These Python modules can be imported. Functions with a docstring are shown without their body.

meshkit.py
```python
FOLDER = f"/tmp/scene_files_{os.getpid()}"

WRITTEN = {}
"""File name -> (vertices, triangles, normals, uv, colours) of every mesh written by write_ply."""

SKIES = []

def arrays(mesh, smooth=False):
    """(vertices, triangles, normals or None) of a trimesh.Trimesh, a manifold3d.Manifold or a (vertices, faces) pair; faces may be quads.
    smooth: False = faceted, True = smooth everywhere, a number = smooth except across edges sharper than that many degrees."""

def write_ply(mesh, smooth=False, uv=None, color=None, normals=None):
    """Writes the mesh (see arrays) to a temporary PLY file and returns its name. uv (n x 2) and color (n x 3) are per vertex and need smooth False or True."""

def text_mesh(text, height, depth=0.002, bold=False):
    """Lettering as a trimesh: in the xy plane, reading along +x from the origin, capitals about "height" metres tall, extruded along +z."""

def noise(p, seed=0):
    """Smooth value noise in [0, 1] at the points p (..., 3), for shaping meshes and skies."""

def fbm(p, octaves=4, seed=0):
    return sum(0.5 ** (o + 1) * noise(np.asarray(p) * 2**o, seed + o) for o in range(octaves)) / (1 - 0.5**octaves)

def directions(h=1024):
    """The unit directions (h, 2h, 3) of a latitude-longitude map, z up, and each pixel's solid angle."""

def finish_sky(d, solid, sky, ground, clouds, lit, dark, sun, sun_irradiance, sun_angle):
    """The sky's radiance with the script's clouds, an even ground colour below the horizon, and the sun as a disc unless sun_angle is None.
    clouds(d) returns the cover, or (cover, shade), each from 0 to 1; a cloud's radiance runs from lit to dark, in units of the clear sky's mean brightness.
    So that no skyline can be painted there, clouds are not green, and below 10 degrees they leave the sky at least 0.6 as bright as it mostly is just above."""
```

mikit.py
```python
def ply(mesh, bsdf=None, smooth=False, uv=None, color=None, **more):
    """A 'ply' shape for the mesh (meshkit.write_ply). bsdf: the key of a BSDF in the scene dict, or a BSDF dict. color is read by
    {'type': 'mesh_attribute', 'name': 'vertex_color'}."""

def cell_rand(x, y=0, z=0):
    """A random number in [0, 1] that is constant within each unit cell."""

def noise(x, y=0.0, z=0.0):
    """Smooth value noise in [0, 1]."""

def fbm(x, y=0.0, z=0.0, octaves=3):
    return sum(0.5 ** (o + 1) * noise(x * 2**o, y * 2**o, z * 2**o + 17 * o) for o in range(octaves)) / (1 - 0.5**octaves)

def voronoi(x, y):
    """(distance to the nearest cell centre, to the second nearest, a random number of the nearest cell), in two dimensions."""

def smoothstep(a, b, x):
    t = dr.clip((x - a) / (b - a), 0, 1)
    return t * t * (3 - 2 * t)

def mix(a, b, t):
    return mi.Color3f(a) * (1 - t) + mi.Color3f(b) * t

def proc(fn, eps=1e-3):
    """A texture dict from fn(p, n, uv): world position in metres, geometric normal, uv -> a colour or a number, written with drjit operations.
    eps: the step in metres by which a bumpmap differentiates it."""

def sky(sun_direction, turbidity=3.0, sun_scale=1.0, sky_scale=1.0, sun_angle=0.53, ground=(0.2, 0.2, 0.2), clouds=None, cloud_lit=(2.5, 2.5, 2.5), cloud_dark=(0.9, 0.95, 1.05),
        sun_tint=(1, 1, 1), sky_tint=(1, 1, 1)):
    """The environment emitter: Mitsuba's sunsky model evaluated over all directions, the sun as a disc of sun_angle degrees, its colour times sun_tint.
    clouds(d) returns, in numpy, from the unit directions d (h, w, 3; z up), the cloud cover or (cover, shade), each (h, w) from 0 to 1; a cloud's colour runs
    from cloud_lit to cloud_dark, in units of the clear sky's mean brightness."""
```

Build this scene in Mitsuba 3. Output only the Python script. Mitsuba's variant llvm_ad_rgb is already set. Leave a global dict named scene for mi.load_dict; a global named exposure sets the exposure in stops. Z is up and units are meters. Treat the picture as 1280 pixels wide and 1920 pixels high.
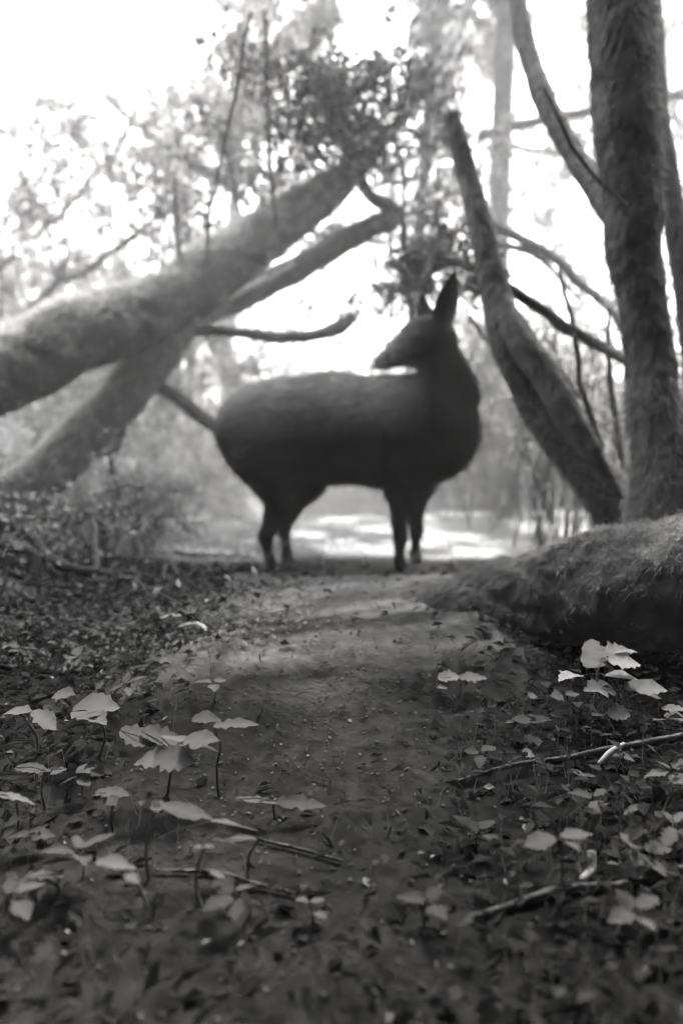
import math
import numpy as np, trimesh, mitsuba as mi, drjit as dr
import mikit, meshkit
from mikit import noise, fbm, smoothstep, mix

scene, labels = {}, {}
T = mi.ScalarTransform4f
# ------------------------------------------------------------------ camera, sky, exposure
FOV, PITCH = 46.0, math.radians(9.0)
CAM = np.array([0.0, 0.0, 0.75])
FW = np.array([0, math.cos(PITCH), -math.sin(PITCH)])
UP = np.array([0, math.sin(PITCH), math.cos(PITCH)])
HAZE_LO, HAZE_HI = np.array([-72.0, -72.0, -2.5]), np.array([72.0, 72.0, 13.5])
hy = (np.arange(288) + 0.5) / 288 * (HAZE_HI[1] - HAZE_LO[1]) + HAZE_LO[1]
hz = (np.arange(64) + 0.5) / 64 * (HAZE_HI[2] - HAZE_LO[2]) + HAZE_LO[2]
# thin air under the trees on this side; low mist lying over the pond and thinning out over the clearing beyond
hd = 0.0018 + 0.028 * np.clip((hy - 3.4) / 4.0, 0, 1) * np.exp(-np.clip(hy - 8, 0, None) / 40)
low_mist = 0.17 * np.clip((hy - 2.7) / 1.4, 0, 1) * np.exp(-np.clip(hy - 7.5, 0, None) / 3.5)
hd = hd[None, :] + low_mist[None, :] * np.exp(-np.clip(hz, 0, None) / 0.75)[:, None]
haze_to_world = T().translate(HAZE_LO.tolist()).scale((HAZE_HI - HAZE_LO).tolist())
scene['haze_air'] = {'type': 'heterogeneous', 'albedo': 0.97,
                     'sigma_t': {'type': 'gridvolume', 'grid': mi.VolumeGrid(np.repeat(hd[:, :, None, None], 2, 2).astype(np.float32)), 'to_world': haze_to_world}}
scene['camera'] = {'type': 'thinlens', 'fov': FOV, 'fov_axis': 'x', 'near_clip': 0.05, 'far_clip': 600.0,
                   'aperture_radius': 0.0105, 'focus_distance': 1.65,
                   'to_world': T().look_at(origin=CAM.tolist(), target=(CAM + FW).tolist(), up=[0, 0, 1]),
                   'medium': {'type': 'ref', 'id': 'haze_air'}}


def cloud_cover(d):
    # an even overcast, brighter towards the zenith as overcast skies are
    return np.ones(d.shape[:2]), np.clip(0.85 - 0.85 * d[..., 2], 0, 1) * 0.8 + 0.2 * meshkit.fbm(d * 3.0, 4, 5)


scene['sky'] = mikit.sky([0.22, 0.62, 0.75], turbidity=3, sun_scale=0.6, sun_angle=14, sun_tint=(0.86, 1.0, 1.28),
                         ground=(0.2, 0.2, 0.2), clouds=cloud_cover, cloud_lit=(3.0, 3.0, 3.0), cloud_dark=(1.5, 1.5, 1.5))
exposure = 5.25

FPX = 640 / math.tan(math.radians(FOV / 2))
rng = np.random.default_rng(11)


def P(px, py, depth):
    """The world point at distance `depth` along +y seen at a pixel of the 1280 x 1920 photograph (a modelling ruler)."""
    d = np.array([(px - 640) / FPX, 0, 0]) + UP * ((960 - py) / FPX) + FW
    return CAM + d * (depth / d[1])


def PPM(depth):
    return FPX / depth


# ------------------------------------------------------------------ materials (a monochrome place: greys only)
def grey(v):
    return {'type': 'rgb', 'value': [v, v, v]}


def bark_colour(p, n, uv):
    a = fbm(p.x * 9, p.y * 9, p.z * 5, 4)
    b = fbm(p.x * 55, p.y * 55, p.z * 22, 3)
    m = smoothstep(0.52, 0.72, fbm(p.x * 5 + 7, p.y * 5, p.z * 5, 3))
    v = 0.018 + 0.042 * a * b * 2 + 0.05 * m * b
    return mi.Color3f(v)


def bark_relief(p, n, uv):
    return fbm(p.x * 60, p.y * 60, p.z * 24, 4) + 0.5 * fbm(p.x * 14, p.y * 14, p.z * 9, 3)


def pale_colour(p, n, uv):
    return mi.Color3f(0.14 + 0.16 * fbm(p.x * 20, p.y * 20, p.z * 9, 4))


def soil_colour(p, n, uv):
    a = fbm(p.x * 3, p.y * 3, 0, 4)
    b = fbm(p.x * 40, p.y * 40, 3, 3)
    # the worn deer path: bare earth, its misty light streak painted in paler
    c = p.y - (1.84 + 0.22 * (p.x + 0.25)) + 0.25 * (fbm(p.x * 3, p.y * 3, 4, 3) - 0.5)
    w = smoothstep(-0.16, 0.3, c) * (1 - smoothstep(0.25, 1.1, c)) * smoothstep(-0.75, -0.2, p.x) * (1 - smoothstep(0.3, 0.7, p.x))
    w = w * (0.1 + 1.5 * smoothstep(0.3, 0.7, fbm(p.x * 2 - p.y * 1.5, p.y * 6 - p.x * 1.5, 9, 3))) + 0.8 * dr.exp(-dr.square((p.x - 0.05) / 0.6)) * smoothstep(2.3, 2.9, p.y)
    v = 0.005 + 0.017 * a * b * 2 + 0.08 * dr.clip(w, 0, 1) * (0.5 + 0.9 * b)
    # overbright water glare painted into the pond shore as pale patches
    e = p.y + 0.35 * (fbm(p.x * 2.3, p.y * 2.3, 6, 3) - 0.5)
    shore_glare = smoothstep(3.3, 3.55, e) * (1 - smoothstep(4.9, 5.3, e)) * smoothstep(-1.7, -0.5, p.x + 0.8 * (a - 0.5))
    v = v * (1 - shore_glare) + shore_glare * (0.17 + 0.45 * smoothstep(0.36, 0.62, fbm(p.x * 5, p.y * 7, 2, 4)))
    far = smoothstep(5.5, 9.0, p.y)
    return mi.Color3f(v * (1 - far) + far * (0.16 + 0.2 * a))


def soil_relief(p, n, uv):
    return fbm(p.x * 130, p.y * 130, 1, 3) + 0.6 * fbm(p.x * 30, p.y * 30, 1, 3)


def fur_colour(p, n, uv):
    return mi.Color3f(0.012 + 0.02 * fbm(p.x * 8, p.y * 8, p.z * 8, 3))


def ripple(p, n, uv):
    return fbm(p.x * 5, p.y * 9, 0, 3)


VC = {'type': 'mesh_attribute', 'name': 'vertex_color'}
scene['bark'] = {'type': 'twosided', 'b': {'type': 'bumpmap', 'tex': mikit.proc(bark_relief), 'scale': 0.022,
                 'b': {'type': 'principled', 'base_color': mikit.proc(bark_colour), 'roughness': 0.9, 'specular': 0.25}}}
scene['pale_wood'] = {'type': 'twosided', 'b': {'type': 'principled', 'base_color': mikit.proc(pale_colour), 'roughness': 0.85, 'specular': 0.2}}
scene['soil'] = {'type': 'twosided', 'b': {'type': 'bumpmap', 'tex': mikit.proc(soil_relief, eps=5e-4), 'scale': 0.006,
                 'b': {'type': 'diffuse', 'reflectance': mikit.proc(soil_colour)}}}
scene['fur'] = {'type': 'twosided', 'b': {'type': 'principled', 'base_color': mikit.proc(fur_colour), 'roughness': 0.8, 'specular': 0.1, 'sheen': 0.6}}
scene['tinted'] = {'type': 'twosided', 'b': {'type': 'diffuse', 'reflectance': VC}}
scene['leaf'] = {'type': 'principledthin', 'base_color': VC, 'roughness': 0.55, 'diff_trans': 0.8, 'spec_trans': 0.0, 'eta': 1.35}
scene['hoof_horn'] = {'type': 'principled', 'base_color': grey(0.02), 'roughness': 0.35}
scene['water'] = {'type': 'twosided', 'b': {'type': 'bumpmap', 'tex': mikit.proc(ripple, eps=4e-3), 'scale': 0.004,
                  'b': {'type': 'roughplastic', 'diffuse_reflectance': grey(0.03), 'int_ior': 1.33, 'alpha': 0.04}}}


# ------------------------------------------------------------------ mesh helpers
class MB:
    def __init__(self):
        self.v, self.f, self.c, self.n = [], [], [], 0

    def add(self, v, f, c=0.1):
        v = np.asarray(v, float)
        self.v.append(v)
        self.f.append(np.asarray(f, int) + self.n)
        self.c.append(np.broadcast_to(np.asarray(c, float).reshape(-1, 1), (len(v), 3)) if np.ndim(c) < 2 else c)
        self.n += len(v)
        return self

    def arrays(self):
        return np.vstack(self.v), np.vstack(self.f), np.vstack(self.c)


def put(key, mb, bsdf, smooth=True):
    """One entry of the scene; the key gets a number when it is taken."""
    k, i = key, 0
    while k in scene:
        i += 1
        k = f'{key}_{i:03d}'
    v, f, c = mb.arrays() if isinstance(mb, MB) else (np.asarray(mb[0]), np.asarray(mb[1]), None)
    col = c if c is not None and bsdf in ('leaf', 'tinted') else None
    scene[k] = mikit.ply((v, f), bsdf, smooth=smooth, color=col)
    return k


def name_thing(key):
    k, i = key, 0
    taken = set(labels) | {s.split('__')[0] for s in scene}
    while k in taken:
        i += 1
        k = f'{key}_{i:03d}'
    labels[k] = {}
    return k


def tag(key, label, cat=None, group=None, kind=None):
    labels[key] = {'label': label}
    for a, b in (('category', cat), ('group', group), ('kind', kind)):
        if b:
            labels[key][a] = b


def spline(pts, n):
    """Catmull-Rom through the rows of pts (any number of columns)."""
    p = np.asarray(pts, float)
    p = np.vstack([2 * p[0] - p[1], p, 2 * p[-1] - p[-2]])
    t = np.linspace(0, len(p) - 3 - 1e-9, n)
    i = t.astype(int)
    u = (t - i)[:, None]
    a, b, c, d = p[i], p[i + 1], p[i + 2], p[i + 3]
    return 0.5 * (2 * b + (c - a) * u + (2 * a - 5 * b + 4 * c - d) * u**2 + (3 * b - 3 * c + d - a) * u**3)


def tube(path, radii, sides=8, bump=0.0, freq=9.0, seed=0, cap=True):
    path, radii = np.asarray(path, float), np.asarray(radii, float)
    n = len(path)
    t = np.gradient(path, axis=0)
    t /= np.linalg.norm(t, axis=1, keepdims=True) + 1e-12
    a = np.array([0.31, 0.17, 0.93]) if abs(t[0, 2]) < 0.8 else np.array([0.9, 0.3, 0.1])
    fr = []
    for k in range(n):
        a = a - t[k] * (a @ t[k])
        a /= np.linalg.norm(a)
        fr.append(a)
    fr = np.array(fr)
    bi = np.cross(t, fr)
    ang = np.arange(sides) * 2 * np.pi / sides
    ring = fr[:, None] * np.cos(ang)[None, :, None] + bi[:, None] * np.sin(ang)[None, :, None]
    r = np.broadcast_to(radii[:, None], (n, sides)).copy()
    if bump:
        q = path[:, None] + ring * radii[:, None, None]
        r *= 1 + bump * (2 * meshkit.fbm(q * freq, 3, seed) - 1) + 0.5 * bump * (2 * meshkit.fbm(q * freq * 4, 2, seed + 9) - 1)
    v = (path[:, None] + ring * r[..., None]).reshape(-1, 3)
    i, j = np.meshgrid(np.arange(n - 1), np.arange(sides), indexing='ij')
    i, j = i.ravel(), j.ravel()
    q0, q1, q2, q3 = i * sides + j, i * sides + (j + 1) % sides, (i + 1) * sides + (j + 1) % sides, (i + 1) * sides + j
    f = np.vstack([np.stack([q0, q1, q2], 1), np.stack([q0, q2, q3], 1)])
    if cap:
        v = np.vstack([v, path[:1], path[-1:]])
        s, e, k = n * sides, n * sides + 1, np.arange(sides)
        f = np.vstack([f, np.stack([np.full(sides, s), (k + 1) % sides, k], 1),
                       np.stack([np.full(sides, e), (n - 1) * sides + k, (n - 1) * sides + (k + 1) % sides], 1)])
    return v, f


def limb(keys, sides=16, step=0.03, bump=0.12, freq=8, seed=0, r_in_px=True, jitter=0.0):
    """keys: rows (px, py, depth, radius in photo pixels). Returns (v, f, path, radii)."""
    rows = []
    for px, py, d, r in keys:
        rows.append([*P(px, py, d), r / PPM(d) if r_in_px else r])
    rows = np.array(rows)
    L = np.linalg.norm(np.diff(rows[:, :3], axis=0), axis=1).sum()
    s = spline(rows, max(6, int(L / step)))
    if jitter:
        s[:, :3] += jitter * (2 * np.stack([meshkit.fbm(s[:, :3] * 4 + 13 * k, 3, seed + k) for k in range(3)], 1) - 1)
    s[:, 3] = np.maximum(s[:, 3], 0.0012)
    v, f = tube(s[:, :3], s[:, 3], sides, bump, freq, seed)
    return v, f, s[:, :3], s[:, 3]


def unit(a):
    return a / (np.linalg.norm(a, axis=-1, keepdims=True) + 1e-12)


def leaves(mb, centres, size, tone, flat=0.5, droop=0.0, width=0.55, g=rng):
    """A folded four-corner leaf at every centre."""
    c = np.asarray(centres, float)
    n = len(c)
    if n == 0:
        return
    nr = unit(g.normal(size=(n, 3)) * (1 - flat) + np.array([0, 0, 1.0]) * flat * 1.6)
    d = g.normal(size=(n, 3))
    d[:, 2] -= droop
    d = unit(d - nr * (d * nr).sum(1, keepdims=True))
    s = np.cross(nr, d)
    L = (size * g.uniform(0.6, 1.3, n))[:, None]
    W = L * width * g.uniform(0.7, 1.2, (n, 1)) * 0.5
    up = nr * L * g.uniform(0.02, 0.16, (n, 1))
    v = np.stack([c - d * L * 0.5, c + s * W + up, c + d * L * 0.5 - nr * L * 0.1, c - s * W + up], 1).reshape(-1, 3)
    k = np.arange(n)[:, None] * 4
    f = np.vstack([k + [0, 1, 2], k + [0, 2, 3]])
    t = np.repeat(np.clip(g.uniform(tone[0], tone[1], n), 0.01, 0.9), 4)
    mb.add(v, f, t)


def tufts(mb, v, f, count, length, tone, up_bias=1.0, lean=0.6, width=0.004, g=rng, droop=0.0, hang=0.0):
    """Moss: small blades grown from a surface, most of them on top."""
    tri = v[f]
    nr = np.cross(tri[:, 1] - tri[:, 0], tri[:, 2] - tri[:, 0])
    area = np.linalg.norm(nr, axis=1)
    nr = nr / (area[:, None] + 1e-12)
    patch = meshkit.fbm(tri.mean(1) * 7, 3, 4)
    w = area * np.clip(1 - up_bias + up_bias * np.clip(0.1 + 0.9 * nr[:, 2], 0, 1) ** 2, 0.015, None) * np.clip(patch * 2.4 - 0.6, 0.08, 1)
    k = g.choice(len(f), count, p=w / w.sum())
    a, b = g.random(count), g.random(count)
    sw = a + b > 1
    a[sw], b[sw] = 1 - a[sw], 1 - b[sw]
    p = tri[k, 0] + (tri[k, 1] - tri[k, 0]) * a[:, None] + (tri[k, 2] - tri[k, 0]) * b[:, None]
    d = unit(nr[k] + lean * g.normal(size=(count, 3)) - np.array([0, 0, droop]))
    side = unit(np.cross(d, g.normal(size=(count, 3))))
    L = (length * g.uniform(0.35, 1.25, count))[:, None]
    W = width * g.uniform(0.6, 1.4, (count, 1))
    p = p - nr[k] * 0.004
    tip = p + d * L
    tip[:, 2] -= hang * L[:, 0]
    vv = np.stack([p - side * W, p + side * W, tip], 1).reshape(-1, 3)
    mb.add(vv, np.arange(3 * count).reshape(-1, 3), np.repeat(g.uniform(*tone, count), 3))


def sprig(mb, start, direction, length, r0, depth, g, ends, sides=4, spread=0.7, rise=0.1):
    """A branching twig; the points along its outer shoots are collected in ends."""
    n = 7
    pts = [np.asarray(start, float)]
    d = unit(np.asarray(direction, float))
    for _ in range(n - 1):
        d = unit(d + 0.22 * g.normal(size=3) + [0, 0, rise * 0.3])
        pts.append(pts[-1] + d * length / (n - 1))
    pts = np.array(pts)
    mb.add(*tube(pts, np.linspace(r0, r0 * 0.4, n), sides, cap=False), 0.06)
    if depth == 0:
        ends.append(pts[2:])
        return
    for _ in range(g.integers(3, 5)):
        k = g.integers(2, n)
        dd = unit(np.gradient(pts, axis=0)[k] + spread * g.normal(size=3))
        sprig(mb, pts[k], dd, length * g.uniform(0.45, 0.75), r0 * (0.55 if k < n - 1 else 0.4), depth - 1, g, ends, max(3, sides - 1), spread, rise)


# ------------------------------------------------------------------ ground and pond
def gz(x, y):
    x, y = np.asarray(x, float), np.asarray(y, float)
    p = np.stack([x, y, 0 * x], -1)
    z = 0.10 * (meshkit.fbm(p * 1.3, 4, 3) - 0.5) + 0.035 * (meshkit.fbm(p * 7, 3, 8) - 0.5)
    z = z * np.clip(1.2 - np.exp(-((x + 0.1) / 0.6) ** 2) * 0.7, 0.2, 1)
    sm = lambda a, b, t: (lambda u: u * u * (3 - 2 * u))(np.clip((t - a) / (b - a), 0, 1))
    edge = 0.10 * (meshkit.fbm(p * 1.7, 3, 5) - 0.5)
    near = 4.5 + edge * 4 + 0.2 * sm(0.3, 1.0, x)
    pond = sm(near, near + 0.35, y) * (1 - sm(5.9, 6.5, y + edge * 4)) * sm(-2.4, -1.2, x + edge * 3) * (1 - sm(3.2, 4.2, x))
    z = z * (1 - pond) - 0.16 * pond
    line = 1.84 + 0.22 * (x + 0.25) + edge
    z = z + 0.085 * sm(line - 0.2, line + 0.2, y) * sm(-0.75, -0.3, x) * (1 - sm(0.35, 0.75, x)) * (1 - 0.8 * sm(2.5, 3.2, y))
    z = z - 0.10 * np.exp(-((y - (2.20 - 0.12 * x)) / 0.24) ** 2) * sm(0.45, 0.85, x)
    z = z + 0.03 * np.exp(-((y - 2.5) / 0.3) ** 2) * sm(-0.25, 0.1, x) * (1 - sm(0.3, 0.6, x))
    z = z + 0.04 * sm(0.2, 1.2, x) * (1 - sm(1.6, 2.0, y)) + 0.05 * sm(-0.5, -1.4, x) * (1 - sm(3.0, 3.6, y))
    stand = sm(2.8, 3.15, y) * (1 - sm(3.5, 3.8, y)) * sm(-1.0, -0.6, x) * (1 - sm(0.7, 1.0, x))
    z = z * (1 - stand) - 0.004 * stand
    z = z + 0.24 * sm(6.3, 7.6, y) * (0.7 + 0.6 * meshkit.fbm(p * 0.8, 3, 6)) + 0.9 * sm(14, 50, y) * meshkit.fbm(p * 0.05, 3, 2)
    return z


def axis(lo, hi, fine, far, grow=1.18):
    a = list(np.arange(lo, hi + 1e-6, fine))
    s = fine
    while a[-1] < far:
        s *= grow
        a.append(a[-1] + s)
    s = fine
    while a[0] > -far:
        s *= grow
        a.insert(0, a[0] - s)
    return np.array(a)


gx, gy = np.meshgrid(axis(-2.4, 2.4, 0.035, 52), axis(0.3, 7.0, 0.035, 52), indexing='ij')
gv = np.stack([gx, gy, gz(gx, gy)], -1).reshape(-1, 3)
gn, gm = gx.shape
i, j = [a.ravel() for a in np.meshgrid(np.arange(gn - 1), np.arange(gm - 1), indexing='ij')]
q = i * gm + j
put('ground', (gv, np.vstack([np.stack([q, q + gm, q + gm + 1], 1), np.stack([q, q + gm + 1, q + 1], 1)])), 'soil')
tag('ground', 'dark forest floor with a paler worn path rising towards the deer', kind='structure')
put('pond_water', (np.array([[-2.8, 3.3, -0.045], [4.4, 3.3, -0.045], [4.4, 6.7, -0.045], [-2.8, 6.7, -0.045]]), np.array([[0, 1, 2], [0, 2, 3]])), 'water', smooth=False)
tag('pond_water', 'bright still pond water behind the deer', kind='structure')


# ------------------------------------------------------------------ trees of the setting
def wood(key, keys, bsdf='bark', **kw):
    v, f, path, rad = limb(keys, **kw)
    k = put(key, (v, f), bsdf)
    return k, v, f, path, rad


# the great leaning tree at the upper left, forked
g = np.random.default_rng(21)
lean = name_thing('fallen_tree')
_, va, fa, pa, ra = wood(lean + '__trunk', [(-560, 930, 3.1, 92), (-330, 850, 3.2, 86), (-120, 745, 3.4, 80), (30, 685, 3.6, 72), (150, 625, 3.75, 66), (240, 600, 3.9, 62), (330, 560, 4.05, 58), (430, 487, 4.3, 50), (530, 420, 4.55, 42), (610, 362, 4.82, 34), (670, 310, 5.0, 22), (720, 262, 5.2, 13), (780, 190, 5.5, 9), (850, 80, 5.9, 7), (900, -40, 6.2, 5)], sides=28, step=0.03, bump=0.13, freq=7, seed=1)
_, vb, fb, pb, rb = wood(lean + '__limb', [(345, 590, 4.05, 30), (298, 660, 3.98, 40), (232, 742, 3.9, 40), (165, 812, 3.82, 42), (98, 882, 3.74, 44), (30, 932, 3.66, 44), (-50, 972, 3.55, 46), (-160, 1010, 3.4, 50)], sides=24, step=0.03, bump=0.14, freq=7, seed=2)
for (v, f, n, nm) in ((va, fa, 30000, '__trunk__moss'), (vb, fb, 16000, '__limb__moss')):
    m = MB()
    tufts(m, v, f, n, 0.04, (0.24, 0.6), 0.98, 0.9, 0.0018, g)
    k = put(lean + nm, m, 'leaf', smooth=False)
    labels[k] = {'kind': 'stuff'}
# ivy leaves over its upper end and the boughs hanging there
m, tw = MB(), MB()
ends = []
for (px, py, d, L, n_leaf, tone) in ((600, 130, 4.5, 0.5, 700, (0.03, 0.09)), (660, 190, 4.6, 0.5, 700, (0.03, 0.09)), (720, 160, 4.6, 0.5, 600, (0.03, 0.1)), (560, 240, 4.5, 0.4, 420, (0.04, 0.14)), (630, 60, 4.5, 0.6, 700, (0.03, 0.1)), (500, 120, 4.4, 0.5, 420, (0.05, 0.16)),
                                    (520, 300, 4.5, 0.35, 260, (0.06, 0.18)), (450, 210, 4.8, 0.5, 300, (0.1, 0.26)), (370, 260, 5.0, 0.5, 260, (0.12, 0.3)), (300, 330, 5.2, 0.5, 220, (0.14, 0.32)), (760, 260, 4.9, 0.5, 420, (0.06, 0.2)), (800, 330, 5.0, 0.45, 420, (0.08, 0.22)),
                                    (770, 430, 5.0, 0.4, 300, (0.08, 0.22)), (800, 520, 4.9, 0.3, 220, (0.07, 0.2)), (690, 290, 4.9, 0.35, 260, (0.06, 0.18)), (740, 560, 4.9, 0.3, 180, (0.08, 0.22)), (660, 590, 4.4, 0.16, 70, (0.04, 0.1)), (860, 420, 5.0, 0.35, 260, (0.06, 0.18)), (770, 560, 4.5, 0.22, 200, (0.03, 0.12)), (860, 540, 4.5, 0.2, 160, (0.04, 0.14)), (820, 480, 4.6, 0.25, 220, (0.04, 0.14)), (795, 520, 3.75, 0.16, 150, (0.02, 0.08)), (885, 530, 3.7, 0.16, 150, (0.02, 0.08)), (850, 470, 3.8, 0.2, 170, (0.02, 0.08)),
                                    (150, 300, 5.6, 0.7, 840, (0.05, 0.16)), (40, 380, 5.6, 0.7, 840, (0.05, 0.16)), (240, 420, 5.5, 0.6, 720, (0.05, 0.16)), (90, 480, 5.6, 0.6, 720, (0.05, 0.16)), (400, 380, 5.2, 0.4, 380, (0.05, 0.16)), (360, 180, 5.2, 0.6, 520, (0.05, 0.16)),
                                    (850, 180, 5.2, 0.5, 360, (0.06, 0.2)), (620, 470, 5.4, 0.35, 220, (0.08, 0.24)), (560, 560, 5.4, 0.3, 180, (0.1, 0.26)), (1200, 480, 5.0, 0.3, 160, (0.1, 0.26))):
    sub = []
    for _ in range(3):
        sprig(tw, P(px, py - 30, d), g.normal(size=3) + [0, 0, -0.4], L * g.uniform(0.6, 1), 0.005, 2, g, sub, 3, 0.9, -0.2)
    pts = np.vstack(sub)
    pts = pts[g.integers(0, len(pts), n_leaf)] + g.normal(size=(n_leaf, 3)) * 0.05
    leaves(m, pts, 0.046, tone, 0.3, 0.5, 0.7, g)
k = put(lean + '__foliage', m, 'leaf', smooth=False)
labels[k] = {'label': 'dark leaf clump hanging over the top of the leaning trunk', 'kind': 'stuff'}
k = put(lean + '__twigs', tw, 'bark')
labels[k] = {'kind': 'stuff'}
tag(lean, 'thick mossy tree leaning from the left edge, forking under a dark leaf clump', 'tree')

# the dark upright tree on the right, its unseen crown added to shade the foreground
g = np.random.default_rng(22)
tree = name_thing('mossy_tree')
EK = [(1150, -1100, 3.3, 40), (1158, -500, 3.1, 50), (1163, -100, 2.9, 55), (1170, 170, 2.8, 56), (1182, 330, 2.75, 52), (1186, 460, 2.72, 48), (1208, 600, 2.68, 44), (1222, 720, 2.64, 46), (1240, 830, 2.6, 54), (1252, 930, 2.58, 68), (1262, 1030, 2.55, 92), (1270, 1130, 2.52, 120)]
_, ve, fe, pe, re = wood(tree + '__trunk', EK, sides=32, step=0.025, bump=0.16, freq=7, seed=3)
m = MB()
tufts(m, ve, fe, 24000, 0.034, (0.05, 0.15), 0.2, 0.9, 0.0014, g, 0.2, 0.5)
foot = (ve[fe][:, :, 2].mean(1) < 0.78) & (ve[fe][:, :, 2].mean(1) > 0.2)
tufts(m, ve, fe[foot], 14000, 0.045, (0.12, 0.4), 0.3, 1.2, 0.0013, g, 0.1, 0.7)
k = put(tree + '__trunk__moss', m, 'leaf', smooth=False)
labels[k] = {'kind': 'stuff'}
_, vi, fi, _, _ = wood(tree + '__limb', [(1160, 430, 2.78, 20), (1118, 355, 2.95, 21), (1070, 280, 3.15, 20), (1022, 190, 3.35, 19), (985, 80, 3.6, 17), (960, -60, 3.9, 14)], sides=14, bump=0.12, seed=4)
m, tw = MB(), MB()
ends = []
top = P(1150, -1100, 3.3)
for a in range(46):
    th = g.uniform(0, 2 * np.pi)
    tgt = np.array([0.0 + 4.6 * math.cos(th) * g.uniform(0.1, 1), -1.7 + 3.5 * math.sin(th) * g.uniform(0.1, 1), g.uniform(2.9, 4.6)])
    dd = tgt - top
    pp = spline([top - [0, 0, g.uniform(0, 0.6)], top + dd * 0.5 + [0, 0, 0.35], tgt], 12)
    tw.add(*tube(pp, np.linspace(0.04, 0.012, 12), 6, cap=False))
    for k in (5, 7, 9, 11):
        sprig(tw, pp[k], dd * 0.4 + g.normal(size=3), g.uniform(0.5, 0.9), 0.008, 1, g, ends, 3, 0.9, 0)
pts = np.vstack(ends)
ii = g.integers(0, len(pts), 60000)
leaves(m, pts[ii] + g.normal(size=(60000, 3)) * 0.14, 0.17, (0.03, 0.09), 0.6, 0.2, 0.75, g)
k = put(tree + '__crown', m, 'leaf', smooth=False)
labels[k] = {'kind': 'stuff'}
k = put(tree + '__branches', tw, 'bark')
labels[k] = {'kind': 'stuff'}
tag(tree, 'tall dark mossy tree trunk rising behind the fallen log at the right', 'tree')

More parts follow.
